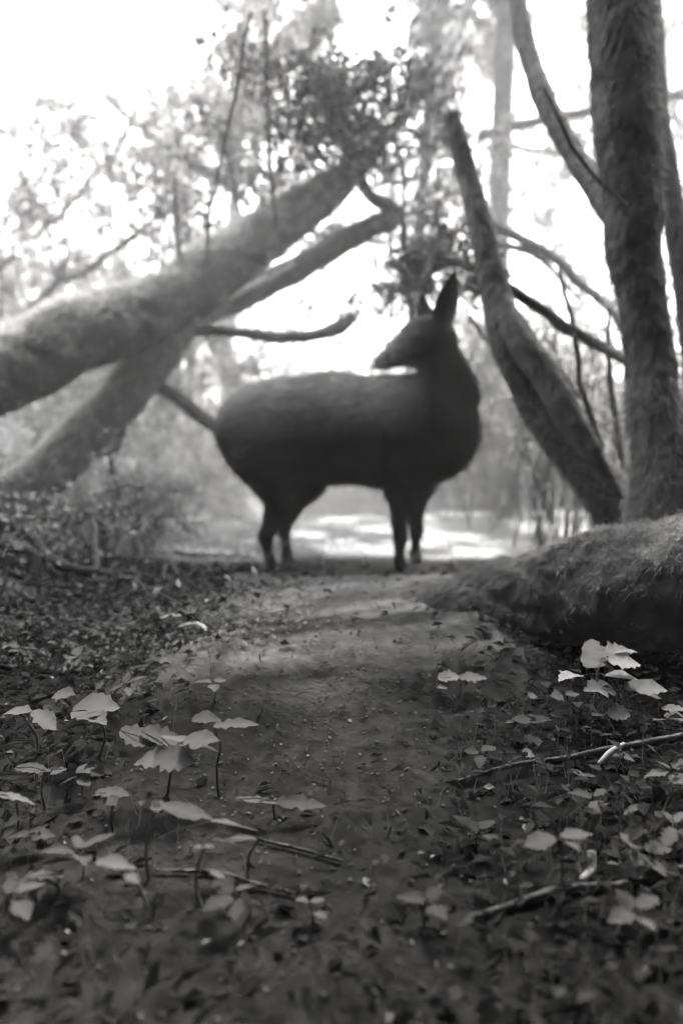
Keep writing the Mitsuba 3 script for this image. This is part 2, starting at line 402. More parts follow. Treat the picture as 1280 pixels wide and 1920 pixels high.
g = np.random.default_rng(23)
second = name_thing('slender_tree')
_, v, f, _, _ = wood(second + '__trunk', [(1205, -200, 3.6, 20), (1222, 100, 3.4, 21), (1232, 230, 3.3, 22), (1246, 330, 3.25, 23), (1268, 430, 3.2, 22), (1288, 560, 3.15, 22), (1312, 760, 3.1, 26), (1330, 1010, 3.05, 34)], sides=16, seed=5)
m = MB()
tufts(m, v, f, 5000, 0.03, (0.08, 0.2), 0.1, 0.8, 0.0015, g)
labels[put(second + '__trunk__moss', m, 'leaf', smooth=False)] = {'kind': 'stuff'}
tag(second, 'slender grey trunk close behind the dark mossy tree, leaving the frame at the right edge', 'tree')

snag = name_thing('leaning_tree')
_, v1, f1, _, _ = wood(snag + '__trunk', [(846, 214, 3.25, 14), (858, 262, 3.22, 17), (878, 335, 3.18, 19), (902, 430, 3.12, 22), (924, 530, 3.06, 26), (944, 610, 3.0, 32), (972, 690, 2.97, 33), (1008, 765, 2.95, 34), (1060, 835, 2.93, 38), (1110, 892, 2.9, 40), (1150, 945, 2.88, 48), (1175, 1010, 2.86, 56)], sides=20, bump=0.15, seed=6)
_, v2, f2, _, _ = wood(snag + '__fork', [(918, 500, 3.08, 12), (942, 575, 3.0, 22), (978, 645, 2.9, 26), (1022, 705, 2.84, 28), (1062, 775, 2.78, 28), (1100, 835, 2.74, 22), (1135, 890, 2.7, 13), (1168, 945, 2.66, 8)], sides=16, bump=0.14, seed=7)
m = MB()
low = v1[f1][:, :, 2].mean(1) < 0.95
tufts(m, v1, f1[low], 12000, 0.034, (0.14, 0.34), 0.8, 0.9, 0.0015, g, 0.1, 0.3)
labels[put(snag + '__trunk__moss', m, 'leaf', smooth=False)] = {'kind': 'stuff'}
m = MB()
tufts(m, v2, f2, 700, 0.018, (0.06, 0.14), 0.8, 0.9, 0.0013, g)
labels[put(snag + '__fork__moss', m, 'leaf', smooth=False)] = {'kind': 'stuff'}
tag(snag, 'broken topped thin tree leaning left above the deer, split into two stems low down', 'tree')

# ------------------------------------------------------------------ the mossy log across the right
g = np.random.default_rng(24)
log = name_thing('fallen_log')
_, vl, fl, _, _ = wood(log + '__trunk', [(560, 1262, 2.42, 22), (640, 1222, 2.42, 40), (720, 1190, 2.42, 54), (800, 1165, 2.42, 66), (900, 1145, 2.38, 80), (1000, 1126, 2.33, 94), (1100, 1110, 2.27, 110), (1200, 1098, 2.2, 122), (1310, 1085, 2.13, 130), (1500, 1070, 2.0, 140)], sides=44, step=0.018, bump=0.24, freq=7, seed=8)
m = MB()
up = np.cross(vl[fl[:, 1]] - vl[fl[:, 0]], vl[fl[:, 2]] - vl[fl[:, 0]])
up = unit(up)[:, 2] > 0.25
tufts(m, vl, fl[up], 26000, 0.022, (0.06, 0.24), 0.95, 1.1, 0.0016, g, 0.1, 0.5)
big = up & (vl[fl][:, :, 0].mean(1) > 0.6)
tufts(m, vl, fl[big], 15000, 0.036, (0.1, 0.4), 0.93, 1.4, 0.0014, g, 0.1, 0.5)
labels[put(log + '__moss', m, 'leaf', smooth=False)] = {'kind': 'stuff'}
tag(log, 'mossy fallen log lying across the right side below the trees', 'log')

# ------------------------------------------------------------------ loose boughs, branches and vines
BR = [
    ('branch', 'straight dark bough sloping up behind the leaning trunk to a bend above the deer', [(330, 620, 4.9, 20), (400, 580, 4.9, 24), (480, 543, 5.0, 25), (580, 488, 5.05, 24), (680, 430, 5.1, 22), (745, 396, 5.15, 18)], 'bark', 12),
    ('branch', 'dark bough dropping from the leaf clump to meet the sloping bough', [(560, 90, 4.9, 12), (600, 178, 4.95, 13), (640, 250, 5.0, 12), (690, 358, 5.1, 12), (745, 398, 5.15, 14)], 'bark', 10),
    ('branch', 'horizontal dark branch running from the fork towards the deer head', [(312, 655, 4.05, 14), (355, 620, 4.1, 11), (430, 622, 4.15, 10), (520, 628, 4.2, 11), (600, 622, 4.25, 11), (645, 606, 4.3, 14), (668, 592, 4.33, 6)], 'bark', 10),
    ('branch', 'grey pole dropping from the fork behind the rump of the deer', [(255, 685, 4.0, 14), (330, 745, 4.05, 14), (420, 815, 4.1, 13), (455, 846, 4.12, 12), (480, 866, 4.14, 8)], 'bark', 10),
    ('branch', 'pale split branch lying along the upper side of the sloping bough', [(385, 560, 4.75, 3), (430, 528, 4.78, 5), (490, 497, 4.8, 5), (540, 478, 4.85, 3)], 'pale_wood', 6),
    ('branch', 'second pale split branch just under the first on the sloping bough', [(395, 562, 4.72, 3), (455, 545, 4.75, 5), (510, 515, 4.78, 5), (550, 490, 4.8, 3)], 'pale_wood', 6),
    ('branch', 'long thin branch sloping down from the pale trunk to the dark mossy tree', [(915, 415, 4.6, 9), (1000, 462, 4.3, 9), (1060, 500, 4.1, 9), (1110, 548, 3.9, 8), (1170, 610, 3.6, 8)], 'bark', 8),
    ('branch', 'short lower branch below the long thin one, right of the leaning tree', [(930, 452, 4.5, 6), (980, 470, 4.4, 7), (1030, 500, 4.3, 5), (1090, 560, 4.1, 4)], 'bark', 7),
    ('branch', 'dark branch sloping from the leaning tree to the foot of the mossy tree', [(935, 528, 3.15, 9), (1010, 575, 3.2, 11), (1075, 622, 3.2, 12), (1130, 655, 3.15, 11), (1185, 685, 3.0, 10)], 'bark', 8),
    ('branch', 'pale thin branch running close beside the right side of the leaning tree', [(955, 560, 3.1, 4), (1000, 625, 3.1, 5), (1050, 690, 3.08, 5), (1090, 745, 3.05, 4)], 'pale_wood', 6),
    ('branch', 'thin stem fanning up left from the mossy foot of the split tree', [(1168, 945, 2.85, 8), (1128, 830, 2.95, 7), (1095, 710, 3.05, 6), (1068, 600, 3.1, 5), (1052, 500, 3.15, 3)], 'bark', 8),
    ('branch', 'thin upright stem between the split tree and the mossy tree', [(1175, 930, 2.9, 7), (1152, 810, 3.0, 6), (1140, 690, 3.1, 5), (1142, 580, 3.2, 3)], 'bark', 8),
    ('branch', 'slanting twig crossing behind the split stems of the leaning tree', [(880, 590, 3.6, 4), (960, 690, 3.5, 5), (1050, 790, 3.4, 5), (1130, 860, 3.3, 4)], 'bark', 7),
    ('branch', 'crooked twig rising left of the deer ears like a bare antler', [(778, 602, 3.62, 5), (766, 548, 3.65, 5), (772, 500, 3.68, 5), (752, 455, 3.7, 4), (748, 400, 3.72, 3)], 'bark', 7),
    ('branch', 'second crooked twig forking up over the deer ears into the leaves', [(800, 585, 3.7, 5), (790, 535, 3.7, 5), (812, 488, 3.72, 5), (826, 440, 3.74, 4), (818, 390, 3.76, 3)], 'bark', 7),
    ('branch', 'short side tine leaving the first crooked twig toward the deer nose', [(769, 520, 3.66, 4), (745, 500, 3.66, 4), (728, 470, 3.66, 3), (725, 440, 3.66, 2)], 'bark', 6),
    ('branch', 'level grey branch crossing the bright gap at the upper right', [(890, 255, 6.2, 8), (960, 238, 6.2, 10), (1040, 222, 6.1, 9), (1130, 205, 6.0, 9), (1300, 170, 5.9, 8)], 'bark', 7),
    ('branch', 'wiry twig crossing in front of the limb of the mossy tree', [(1025, 160, 2.75, 3), (1075, 265, 2.7, 4), (1120, 335, 2.66, 4), (1172, 390, 2.6, 4)], 'bark', 6),
    ('branch', 'curved mossy branch arching over the ear of the deer', [(800, 520, 3.9, 5), (840, 492, 3.85, 8), (885, 500, 3.8, 9), (910, 540, 3.75, 7)], 'bark', 8),
    ('branch', 'long bare twig rising from the left edge over the leaning trunk', [(-60, 690, 5.0, 8), (0, 625, 5.0, 8), (60, 570, 5.0, 7), (100, 528, 5.0, 7), (128, 480, 5.0, 4), (122, 440, 5.0, 3)], 'bark', 6),
    ('branch', 'bare side twig forking right off the long bare twig at the left', [(98, 530, 5.0, 5), (165, 508, 5.0, 6), (230, 458, 5.0, 5), (288, 408, 5.0, 4), (300, 380, 5.0, 2)], 'bark', 6),
    ('branch', 'short thick twig at the left edge above the long bare twig', [(-40, 540, 5.4, 9), (0, 508, 5.4, 9), (28, 478, 5.4, 7)], 'bark', 6),
    ('branch', 'small straight twig floating among pale leaves at upper left', [(60, 450, 6.0, 4), (95, 418, 6.0, 5), (125, 392, 6.0, 5), (180, 330, 6.1, 4), (240, 240, 6.2, 4), (270, 130, 6.3, 3)], 'bark', 6),
    ('branch', 'bare branch sloping right through the pale leaves behind the vines', [(200, 180, 6.0, 5), (300, 265, 5.8, 6), (350, 298, 5.7, 7), (405, 330, 5.6, 8), (470, 385, 5.5, 6)], 'bark', 6),
    ('branch', 'pair of twigs at the left edge between the trunk and its lower limb', [(-30, 905, 4.2, 6), (30, 868, 4.2, 7), (62, 838, 4.2, 5), (75, 800, 4.2, 3)], 'bark', 6),
    ('branch', 'fine upright twig at the left between trunk and lower limb', [(0, 900, 4.5, 3), (28, 845, 4.5, 4), (52, 785, 4.5, 4), (72, 745, 4.5, 3)], 'bark', 6),
    ('hanging_branch', 'crooked dead branch hanging down from the lower limb of the leaning tree', [(240, 735, 3.85, 5), (236, 790, 3.85, 6), (218, 838, 3.85, 7), (213, 890, 3.87, 6), (226, 950, 3.9, 5), (224, 1000, 3.95, 3)], 'bark', 7),
    ('hanging_branch', 'side spur curving left off the crooked hanging branch', [(220, 832, 3.85, 6), (195, 855, 3.84, 6), (160, 862, 3.83, 4), (140, 870, 3.8, 2)], 'bark', 6),
    ('dead_branch', 'thick crooked dead branch sprawling on the left bank toward the pale stick', [(-60, 950, 3.0, 10.1), (10, 972, 2.98, 11.5), (65, 1005, 2.95, 10.8), (115, 1050, 2.9, 10.8), (170, 1068, 2.88, 8.6), (235, 1080, 2.9, 4.3)], 'bark', 10),
    ('dead_branch', 'bent dead branch elbowing down at the left edge above the rotten log', [(-40, 1000, 2.85, 10.1), (20, 1028, 2.8, 10.1), (50, 1045, 2.78, 10.1), (48, 1085, 2.75, 9.4), (30, 1140, 2.7, 8.6)], 'bark', 10),
    ('dead_branch', 'low dead branch curving along the ground before the rotten log', [(-40, 1095, 2.72, 6.5), (60, 1108, 2.72, 6.5), (130, 1128, 2.7, 5.8), (165, 1120, 2.75, 7.2), (200, 1080, 2.85, 7.9), (222, 1050, 2.9, 4.3)], 'bark', 9),
    ('dead_branch', 'pale peeled stick standing up from the tangle on the left bank', [(183, 960, 3.0, 2.2), (184, 1000, 2.95, 3.6), (192, 1050, 2.9, 4.3), (220, 1090, 2.85, 2.9)], 'pale_wood', 7),
    ('dead_branch', 'thin fallen branch running from the left edge toward the leafy floor', [(-60, 1200, 2.5, 5.8), (40, 1160, 2.52, 5.0), (110, 1135, 2.55, 4.3), (170, 1118, 2.58, 2.2)], 'bark', 7),
    ('dead_branch', 'short leaning stick in the water before the split tree', [(1085, 955, 3.0, 4.3), (1068, 985, 2.9, 4.3), (1050, 1030, 2.8, 2.9)], 'bark', 6),
    ('dead_branch', 'low stick lying on the ground behind the hind legs of the deer', [(250, 1085, 3.5, 2.9), (330, 1078, 3.5, 4.3), (400, 1070, 3.48, 3.6), (470, 1074, 3.45, 2.2)], 'bark', 6),
    ('stick', 'long bent stick lying in the lower right corner', [(880, 1765, 1.04, 7), (960, 1735, 1.07, 9), (1060, 1706, 1.1, 10), (1120, 1702, 1.11, 7), (1180, 1690, 1.12, 7), (1320, 1672, 1.14, 7)], 'bark', 8),
    ('stick', 'upright pale forked stick leaning above the long bent stick', [(1086, 1700, 1.12, 6), (1098, 1660, 1.13, 8), (1112, 1625, 1.15, 9), (1110, 1595, 1.16, 8)], 'pale_wood', 8),
    ('stick', 'thin stick crossing the floor from the right edge below the broad leaved plant', [(860, 1470, 1.45, 4), (960, 1440, 1.48, 5), (1060, 1422, 1.5, 6), (1180, 1395, 1.54, 7), (1320, 1370, 1.58, 7)], 'bark', 7),
    ('stick', 'little pale stick propped on the thin stick at the right', [(1118, 1435, 1.45, 4), (1140, 1412, 1.47, 6), (1165, 1395, 1.49, 4)], 'pale_wood', 6),
    ('stick', 'thin twig crossing the dark floor at bottom centre', [(480, 1585, 1.25, 3), (560, 1610, 1.22, 4), (640, 1650, 1.19, 3)], 'bark', 6),
    ('stick', 'arched pale twig on the floor left of the path', [(330, 1222, 2.2, 4), (365, 1225, 2.2, 6), (385, 1248, 2.15, 5), (388, 1270, 2.1, 3)], 'pale_wood', 6),
    ('stick', 'pale chip of wood lying flat on the floor left of the path', [(300, 1203, 2.3, 4), (325, 1201, 2.3, 8), (342, 1202, 2.3, 4)], 'pale_wood', 6),
    ('stick', 'dark stick lying among leaves below the long pale leaf', [(560, 1720, 1.1, 4), (470, 1690, 1.12, 5), (400, 1668, 1.15, 5), (300, 1660, 1.15, 4)], 'bark', 6),
]
for n, (nm, lab, keys, mat, sides) in enumerate(BR):
    k = name_thing(nm)
    v, f, path, rad = limb(keys, sides=sides, step=0.03, bump=0.16, freq=14, seed=40 + n, jitter={'branch': 0.03, 'dead_branch': 0.07, 'hanging_branch': 0.05}.get(nm, 0.01))
    if nm == 'stick' or 'floor' in lab or 'ground' in lab:      # lying things rest on the ground
        path[:, 2] = np.maximum(path[:, 2], gz(path[:, 0], path[:, 1]) + rad * 0.8 + 0.004)
        v, f = tube(path, rad, sides, 0.2, 22, 40 + n)
    put(k, (v, f), mat)
    tag(k, lab, 'stick' if nm == 'stick' else 'branch')

VINES = [
    ('long dark vine hanging in front of the leaning trunk from the top edge', [(470, 20, 3.8, 3), (442, 165, 3.8, 3.4), (420, 262, 3.8, 3.2), (396, 380, 3.8, 3.2), (384, 480, 3.8, 3), (374, 560, 3.8, 2.2), (350, 620, 3.8, 1.6)]),
    ('straight dark vine hanging beside the leaf clump', [(498, 20, 4.1, 4), (501, 165, 4.1, 4), (505, 280, 4.1, 4), (514, 390, 4.1, 4), (520, 440, 4.15, 3)]),
    ('short crooked vine between the two long vines', [(405, 230, 4.4, 3), (425, 290, 4.4, 3), (440, 345, 4.4, 3.4), (452, 410, 4.4, 3)]),
    ('stubby hanging twig left of the long vine over the trunk', [(326, 330, 4.3, 3), (330, 400, 4.2, 6), (336, 450, 4.1, 6), (338, 500, 4.0, 5)]),
    ('fine vine hanging down through the leaves left of the deer ear', [(752, 300, 4.2, 3), (758, 420, 4.2, 4), (762, 520, 4.2, 5), (775, 600, 4.2, 4)]),
    ('faint thread of vine dangling among the pale leaves at upper left', [(200, 250, 5.6, 3), (205, 330, 5.6, 3), (208, 420, 5.6, 3)]),
]
for n, (lab, keys) in enumerate(VINES):
    k = name_thing('vine')
    v, f, _, _ = limb(keys, sides=6, step=0.02, bump=0.2, freq=20, seed=80 + n, jitter=0.02)
    put(k, (v, f), 'bark')
    tag(k, lab, 'vine')

# rotten log end at the left edge
k = name_thing('rotten_log')
v, f, _, _ = limb([(-260, 1150, 2.4, 60), (-100, 1140, 2.5, 58), (-10, 1132, 2.55, 50), (35, 1130, 2.58, 34), (52, 1132, 2.6, 10)], sides=30, step=0.015, bump=0.5, freq=13, seed=90)
put(k, (v, f), 'bark')
tag(k, 'black rotten log end at the left edge under the dead branches', 'log')


# ------------------------------------------------------------------ background trees and bushes
def back_tree(key, label, px, depth, lean_x, r, h, crown, tone, n_leaf, size, seed, low=0.35):
    g = np.random.default_rng(seed)
    k = name_thing(key)
    x = (px - 640) / PPM(depth)
    base = np.array([x, depth, float(gz(x, depth)) - 0.1])
    rows = np.array([[*base, r], [*(base + [lean_x * 0.3, 0, h * 0.33]), r * 0.85], [*(base + [lean_x * 0.7, g.normal() * 0.2, h * 0.66]), r * 0.7], [*(base + [lean_x, 0, h]), r * 0.4]])
    s = spline(rows, 26)
    v, f = tube(s[:, :3], s[:, 3], 12, 0.12, 5, seed)
    put(k + '__trunk', (v, f), 'bark')
    tw, ends = MB(), []
    for _ in range(int(crown)):
        t = int(g.uniform(low, 1.0) * 25)
        th = g.uniform(0, 2 * np.pi)
        sprig(tw, s[t, :3], [math.cos(th), math.sin(th), g.uniform(-0.1, 0.7)], g.uniform(0.22, 0.42) * h * (1.15 - t / 30), s[t, 3] * 0.35, 2, g, ends, 4, 0.7, 0.1)
    labels[put(k + '__branches', tw, 'bark')] = {'kind': 'stuff'}
    pts = np.vstack(ends)
    m = MB()
    pts = pts[g.integers(0, len(pts), n_leaf)] + g.normal(size=(n_leaf, 3)) * 0.06
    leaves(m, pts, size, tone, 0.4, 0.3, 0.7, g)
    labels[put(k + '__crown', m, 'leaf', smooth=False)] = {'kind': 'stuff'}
    tag(k, label, 'tree', 'misty trees beyond the pond')


BT = [
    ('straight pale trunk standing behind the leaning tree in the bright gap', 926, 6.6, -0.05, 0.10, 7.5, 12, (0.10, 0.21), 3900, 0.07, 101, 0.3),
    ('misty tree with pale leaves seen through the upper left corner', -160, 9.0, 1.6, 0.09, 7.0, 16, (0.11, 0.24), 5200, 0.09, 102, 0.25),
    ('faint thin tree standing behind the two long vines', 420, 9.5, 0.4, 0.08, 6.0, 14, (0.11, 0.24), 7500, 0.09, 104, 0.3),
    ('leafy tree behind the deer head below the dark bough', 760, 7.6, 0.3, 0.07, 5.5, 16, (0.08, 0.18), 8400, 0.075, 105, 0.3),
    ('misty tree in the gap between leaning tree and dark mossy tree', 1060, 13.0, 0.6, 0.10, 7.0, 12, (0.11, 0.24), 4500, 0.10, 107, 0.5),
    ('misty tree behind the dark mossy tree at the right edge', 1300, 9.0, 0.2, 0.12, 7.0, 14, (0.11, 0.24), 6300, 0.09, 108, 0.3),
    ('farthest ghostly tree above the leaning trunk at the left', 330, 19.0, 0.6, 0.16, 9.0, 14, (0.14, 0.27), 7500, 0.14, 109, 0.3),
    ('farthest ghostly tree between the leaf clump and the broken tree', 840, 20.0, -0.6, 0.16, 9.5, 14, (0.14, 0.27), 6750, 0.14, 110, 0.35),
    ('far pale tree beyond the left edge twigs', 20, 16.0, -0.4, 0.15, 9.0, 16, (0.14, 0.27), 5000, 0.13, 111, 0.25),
]
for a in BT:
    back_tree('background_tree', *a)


def bush(label, px, depth, w, h, stems, tone, n_leaf, size, seed, sd=2):
    g = np.random.default_rng(seed)
    k = name_thing('bush')
    x = (px - 640) / PPM(depth)
    tw, ends = MB(), []
    for _ in range(stems):
        bx, by = x + g.normal() * w * 0.25, depth + g.normal() * w * 0.2
        b = np.array([bx, by, float(gz(bx, by)) - 0.03])
        sprig(tw, b, [g.normal() * 0.6 * w, g.normal() * 0.4 * w, h], h * g.uniform(0.5, 0.8), 0.012, sd, g, ends, 4, 0.8, 0.2)
    put(k + '__stem', tw, 'bark')
    labels[k + '__stem'] = {'kind': 'stuff'}
    pts = np.vstack(ends)
    m = MB()
    pts = pts[g.integers(0, len(pts), n_leaf)] + g.normal(size=(n_leaf, 3)) * 0.035
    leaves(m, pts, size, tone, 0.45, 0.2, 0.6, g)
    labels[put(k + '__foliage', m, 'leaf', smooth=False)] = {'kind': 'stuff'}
    tag(k, label, 'bush', 'bushes around the pond')


BU = [
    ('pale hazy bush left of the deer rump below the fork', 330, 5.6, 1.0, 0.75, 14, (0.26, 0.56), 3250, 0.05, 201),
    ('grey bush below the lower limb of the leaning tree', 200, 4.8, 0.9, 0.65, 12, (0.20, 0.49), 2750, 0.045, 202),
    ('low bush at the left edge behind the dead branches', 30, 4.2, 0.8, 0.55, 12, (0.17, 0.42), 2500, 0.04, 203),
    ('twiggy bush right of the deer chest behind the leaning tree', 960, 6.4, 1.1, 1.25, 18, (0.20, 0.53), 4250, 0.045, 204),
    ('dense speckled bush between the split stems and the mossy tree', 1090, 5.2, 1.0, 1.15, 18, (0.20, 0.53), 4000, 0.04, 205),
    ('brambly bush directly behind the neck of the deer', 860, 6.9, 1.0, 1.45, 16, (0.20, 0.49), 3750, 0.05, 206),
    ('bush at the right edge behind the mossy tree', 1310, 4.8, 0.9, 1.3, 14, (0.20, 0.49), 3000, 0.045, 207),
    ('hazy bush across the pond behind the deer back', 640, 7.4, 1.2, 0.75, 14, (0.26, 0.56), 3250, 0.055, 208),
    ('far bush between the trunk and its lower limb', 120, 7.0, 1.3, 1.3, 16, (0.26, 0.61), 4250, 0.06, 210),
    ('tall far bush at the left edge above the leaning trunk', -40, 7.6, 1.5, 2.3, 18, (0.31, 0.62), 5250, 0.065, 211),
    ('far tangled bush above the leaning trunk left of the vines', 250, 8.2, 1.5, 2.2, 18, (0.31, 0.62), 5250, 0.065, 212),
    ('far dark bush at the water edge right of the deer', 930, 7.4, 1.2, 0.4, 14, (0.09, 0.25), 2750, 0.05, 213),
]
BU += [
    ('crooked many stemmed sapling above the thick trunk at the left edge', 40, 5.6, 0.8, 2.3, 9, (0.04, 0.17), 6200, 0.045, 221, 3),
    ('crooked many stemmed sapling above the trunk under the vines', 270, 5.9, 0.9, 2.4, 9, (0.04, 0.17), 6200, 0.045, 222, 3),
    ('crooked sapling filling the space beside the leaf clump', 430, 6.0, 0.7, 2.5, 7, (0.04, 0.17), 4200, 0.045, 223, 3),
    ('twiggy sapling behind the head of the deer', 790, 5.6, 0.6, 1.9, 5, (0.08, 0.26), 1500, 0.042, 224, 3),
    ('twiggy sapling between the pale trunk and the mossy tree', 1060, 6.0, 0.7, 1.5, 5, (0.08, 0.26), 1500, 0.042, 225, 3),
    ('twiggy sapling at the right edge behind the slender trunk', 1290, 4.6, 0.5, 2.2, 4, (0.08, 0.26), 1200, 0.042, 226, 3),
]
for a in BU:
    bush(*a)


def bramble(label, px, depth, w, h, canes, tone, n_leaf, size, seed, group='bramble thickets'):
    """Arching canes rooted in one patch, with leaves along them."""
    g = np.random.default_rng(seed)
    k = name_thing('bramble')
    x = (px - 640) / PPM(depth)
    tw, pts = MB(), []
    for _ in range(canes):
        bx, by = x + g.normal() * w * 0.3, depth + g.normal() * 0.25
        a = np.array([bx, by, float(gz(bx, by)) - 0.02])
        hh = h * g.uniform(0.45, 1.1)
        dx, dy = g.normal() * w * 0.5, g.normal() * 0.3
        pp = spline([a, a + [dx * 0.25, dy * 0.3, hh * 0.7], a + [dx * 0.7, dy * 0.7, hh], a + [dx * 1.2, dy, hh * g.uniform(0.5, 0.95)]], 14)
        pp[:, :2] += 0.02 * g.normal(size=(14, 2))
        tw.add(*tube(pp, np.linspace(0.006, 0.0022, 14), 4, cap=False))
        pts.append(pp[3:])
        for _ in range(4):
            j = g.integers(4, 13)
            q = pp[j] + np.linspace(0, 1, 6)[:, None] * unit(g.normal(size=3) + [0, 0, 0.3]) * g.uniform(0.1, 0.3)
            tw.add(*tube(q, np.linspace(0.0025, 0.001, 6), 3, cap=False))
            pts.append(q[2:])
    labels[put(k + '__canes', tw, 'bark')] = {'kind': 'stuff'}
    pts = np.vstack(pts)
    m = MB()
    leaves(m, pts[g.integers(0, len(pts), n_leaf)] + g.normal(size=(n_leaf, 3)) * 0.03, size, tone, 0.4, 0.3, 0.65, g)
    labels[put(k + '__foliage', m, 'leaf', smooth=False)] = {'kind': 'stuff'}
    tag(k, label, 'bramble', group)


for a in (
    ('bramble arching right behind the split stems of the leaning tree', 1090, 3.9, 0.5, 1.15, 26, (0.15, 0.45), 700, 0.035, 241),
    ('bramble between the chest of the deer and the leaning tree', 930, 4.6, 0.6, 0.95, 26, (0.15, 0.45), 800, 0.035, 242),
    ('low bramble at the foot of the slender grey trunk', 1230, 3.5, 0.4, 0.8, 18, (0.12, 0.36), 500, 0.035, 243),
    ('bramble filling the gap under the fork of the leaning trunk', 220, 5.0, 0.7, 0.8, 26, (0.2, 0.5), 900, 0.04, 244),
    ('bramble on the left bank below the crooked hanging branch', 120, 3.7, 0.5, 0.4, 20, (0.15, 0.42), 600, 0.032, 245),
    ('tall bramble behind the thick trunk at the left edge', 60, 6.2, 0.9, 1.7, 30, (0.25, 0.55), 900, 0.045, 246),
    ('tall bramble behind the thick trunk below the vines', 300, 6.6, 1.0, 1.9, 32, (0.25, 0.55), 900, 0.045, 247),
    ('tall twiggy bramble between the bright gap and the leaning tree', 1040, 5.4, 0.7, 1.7, 34, (0.12, 0.4), 900, 0.04, 249),
    ('tangled bramble right behind the neck of the deer', 880, 5.0, 0.5, 1.35, 30, (0.12, 0.4), 800, 0.038, 250),
    ('bramble at the right edge between slender and mossy trunks', 1270, 4.4, 0.5, 1.3, 24, (0.12, 0.4), 600, 0.038, 251),
    ('bright leaved bramble between the neck of the deer and the split stems', 985, 4.0, 0.22, 1.05, 20, (0.12, 0.5), 600, 0.03, 254),
    ('low tangle of canes on the left bank behind the pale peeled stick', 150, 3.1, 0.45, 0.3, 26, (0.1, 0.35), 500, 0.028, 252),
    ('low tangle of canes between the left bank and the hind legs', 265, 3.75, 0.3, 0.3, 22, (0.12, 0.4), 500, 0.028, 253),
    ('misty bramble across the pond behind the deer back', 560, 7.2, 0.9, 0.9, 24, (0.25, 0.55), 700, 0.045, 248),
):
    bramble(*a)


# dense unseen shrubs added beside and behind the camera to block stray light
def add_shade_shrub(label, x, y, w, h, n_leaf, seed):
    g = np.random.default_rng(seed)
    k = name_thing('evergreen_shrub')
    b = np.array([x, y, float(gz(x, y)) - 0.05])
    tw, ends = MB(), []
    for _ in range(7):
        sprig(tw, b, [g.normal() * 0.5 * w, g.normal() * 0.5 * w, h], h * 0.8, 0.03, 1, g, ends, 5, 0.6, 0.2)
    labels[put(k + '__stem', tw, 'bark')] = {'kind': 'stuff'}
    q = g.normal(size=(n_leaf, 3))
    q = unit(q) * g.random((n_leaf, 1)) ** 0.45 * [w, w, h * 0.55] + b + [0, 0, h * 0.5]
    q = q[q[:, 2] > b[2]]
    m = MB()
    leaves(m, q, 0.15, (0.03, 0.08), 0.45, 0.2, 0.75, g)
    labels[put(k + '__foliage', m, 'leaf', smooth=False)] = {'kind': 'stuff'}
    tag(k, label, 'bush', 'shade shrubs added out of view')


for a, (x, y) in enumerate(((-2.9, 1.9), (-2.7, 0.6), (-2.5, -0.9), (-1.6, -2.4), (0.0, -2.9), (1.6, -2.4), (2.5, -0.9), (2.7, 0.6), (2.9, 1.9))):
    add_shade_shrub('dense dark shrub added out of view to block side and back light', x, y, 1.05, 3.6, 5200, 300 + a)


# ------------------------------------------------------------------ deer
def rcone(q, a, b, ra, rb):
    ab = b - a
    t = np.clip(((q - a) @ ab) / (ab @ ab), 0, 1)
    return np.linalg.norm(q - (a + t[:, None] * ab), axis=1) - (ra + t * (rb - ra))


def smin(a, b, k):
    h = np.clip(0.5 + 0.5 * (b - a) / k, 0, 1)
    return b * (1 - h) + a * h - k * h * (1 - h)


def surface_nets(fn, lo, hi, step):
    n = np.ceil((np.asarray(hi) - lo) / step).astype(int) + 1
    ax = [lo[k] + step * np.arange(n[k]) for k in range(3)]
    G = np.stack(np.meshgrid(*ax, indexing='ij'), -1)
    d = fn(G.reshape(-1, 3)).reshape(n)
    s = d < 0
    c = n - 1
    offs = [np.array(o) for o in np.ndindex(2, 2, 2)]
    sl = lambda a, o: a[o[0]:o[0] + c[0], o[1]:o[1] + c[1], o[2]:o[2] + c[2]]
    acc, cnt = np.zeros((*c, 3)), np.zeros(c)
    for o in offs:
        for k in range(3):
            if o[k] == 0:
                o2 = o.copy()
                o2[k] = 1
                d0, d1 = sl(d, o), sl(d, o2)
                x = (d0 < 0) != (d1 < 0)
                t = np.where(x, d0 / np.where(x, d0 - d1, 1), 0)
                pt = np.broadcast_to(o.astype(float), (*c, 3)).copy()
                pt[..., k] += t
                acc += np.where(x[..., None], pt, 0)
                cnt += x
    on = cnt > 0
    idx = -np.ones(c, int)
    idx[on] = np.arange(on.sum())
    base = np.stack(np.nonzero(on), 1)
    v = np.asarray(lo) + step * (base + acc[on] / cnt[on][:, None])
    faces = []
    for k in range(3):
        u, w = (k + 1) % 3, (k + 2) % 3
        a = [slice(1, -1)] * 3
        a[k] = slice(0, -1)
        b = list(a)
        b[k] = slice(1, None)
        s0, s1 = s[tuple(a)], s[tuple(b)]
        for flip in (False, True):
            w0 = np.stack(np.nonzero((s0 & ~s1) if not flip else (~s0 & s1)), 1)
            w0 = w0 + np.array([0 if m == k else 1 for m in range(3)])
            eu, ew = np.eye(3, dtype=int)[u], np.eye(3, dtype=int)[w]
            qd = [idx[tuple((w0 - x).T)] for x in (eu * 0, eu, eu + ew, ew)]
            qd = np.stack(qd if not flip else qd[::-1], 1)
            faces += [qd[:, [0, 1, 2]], qd[:, [0, 2, 3]]]
    return v, np.vstack(faces)


DY = 3.30


def D(px, py, off=0.0):
    p = P(px, py, DY)
    p[1] += off
    return p


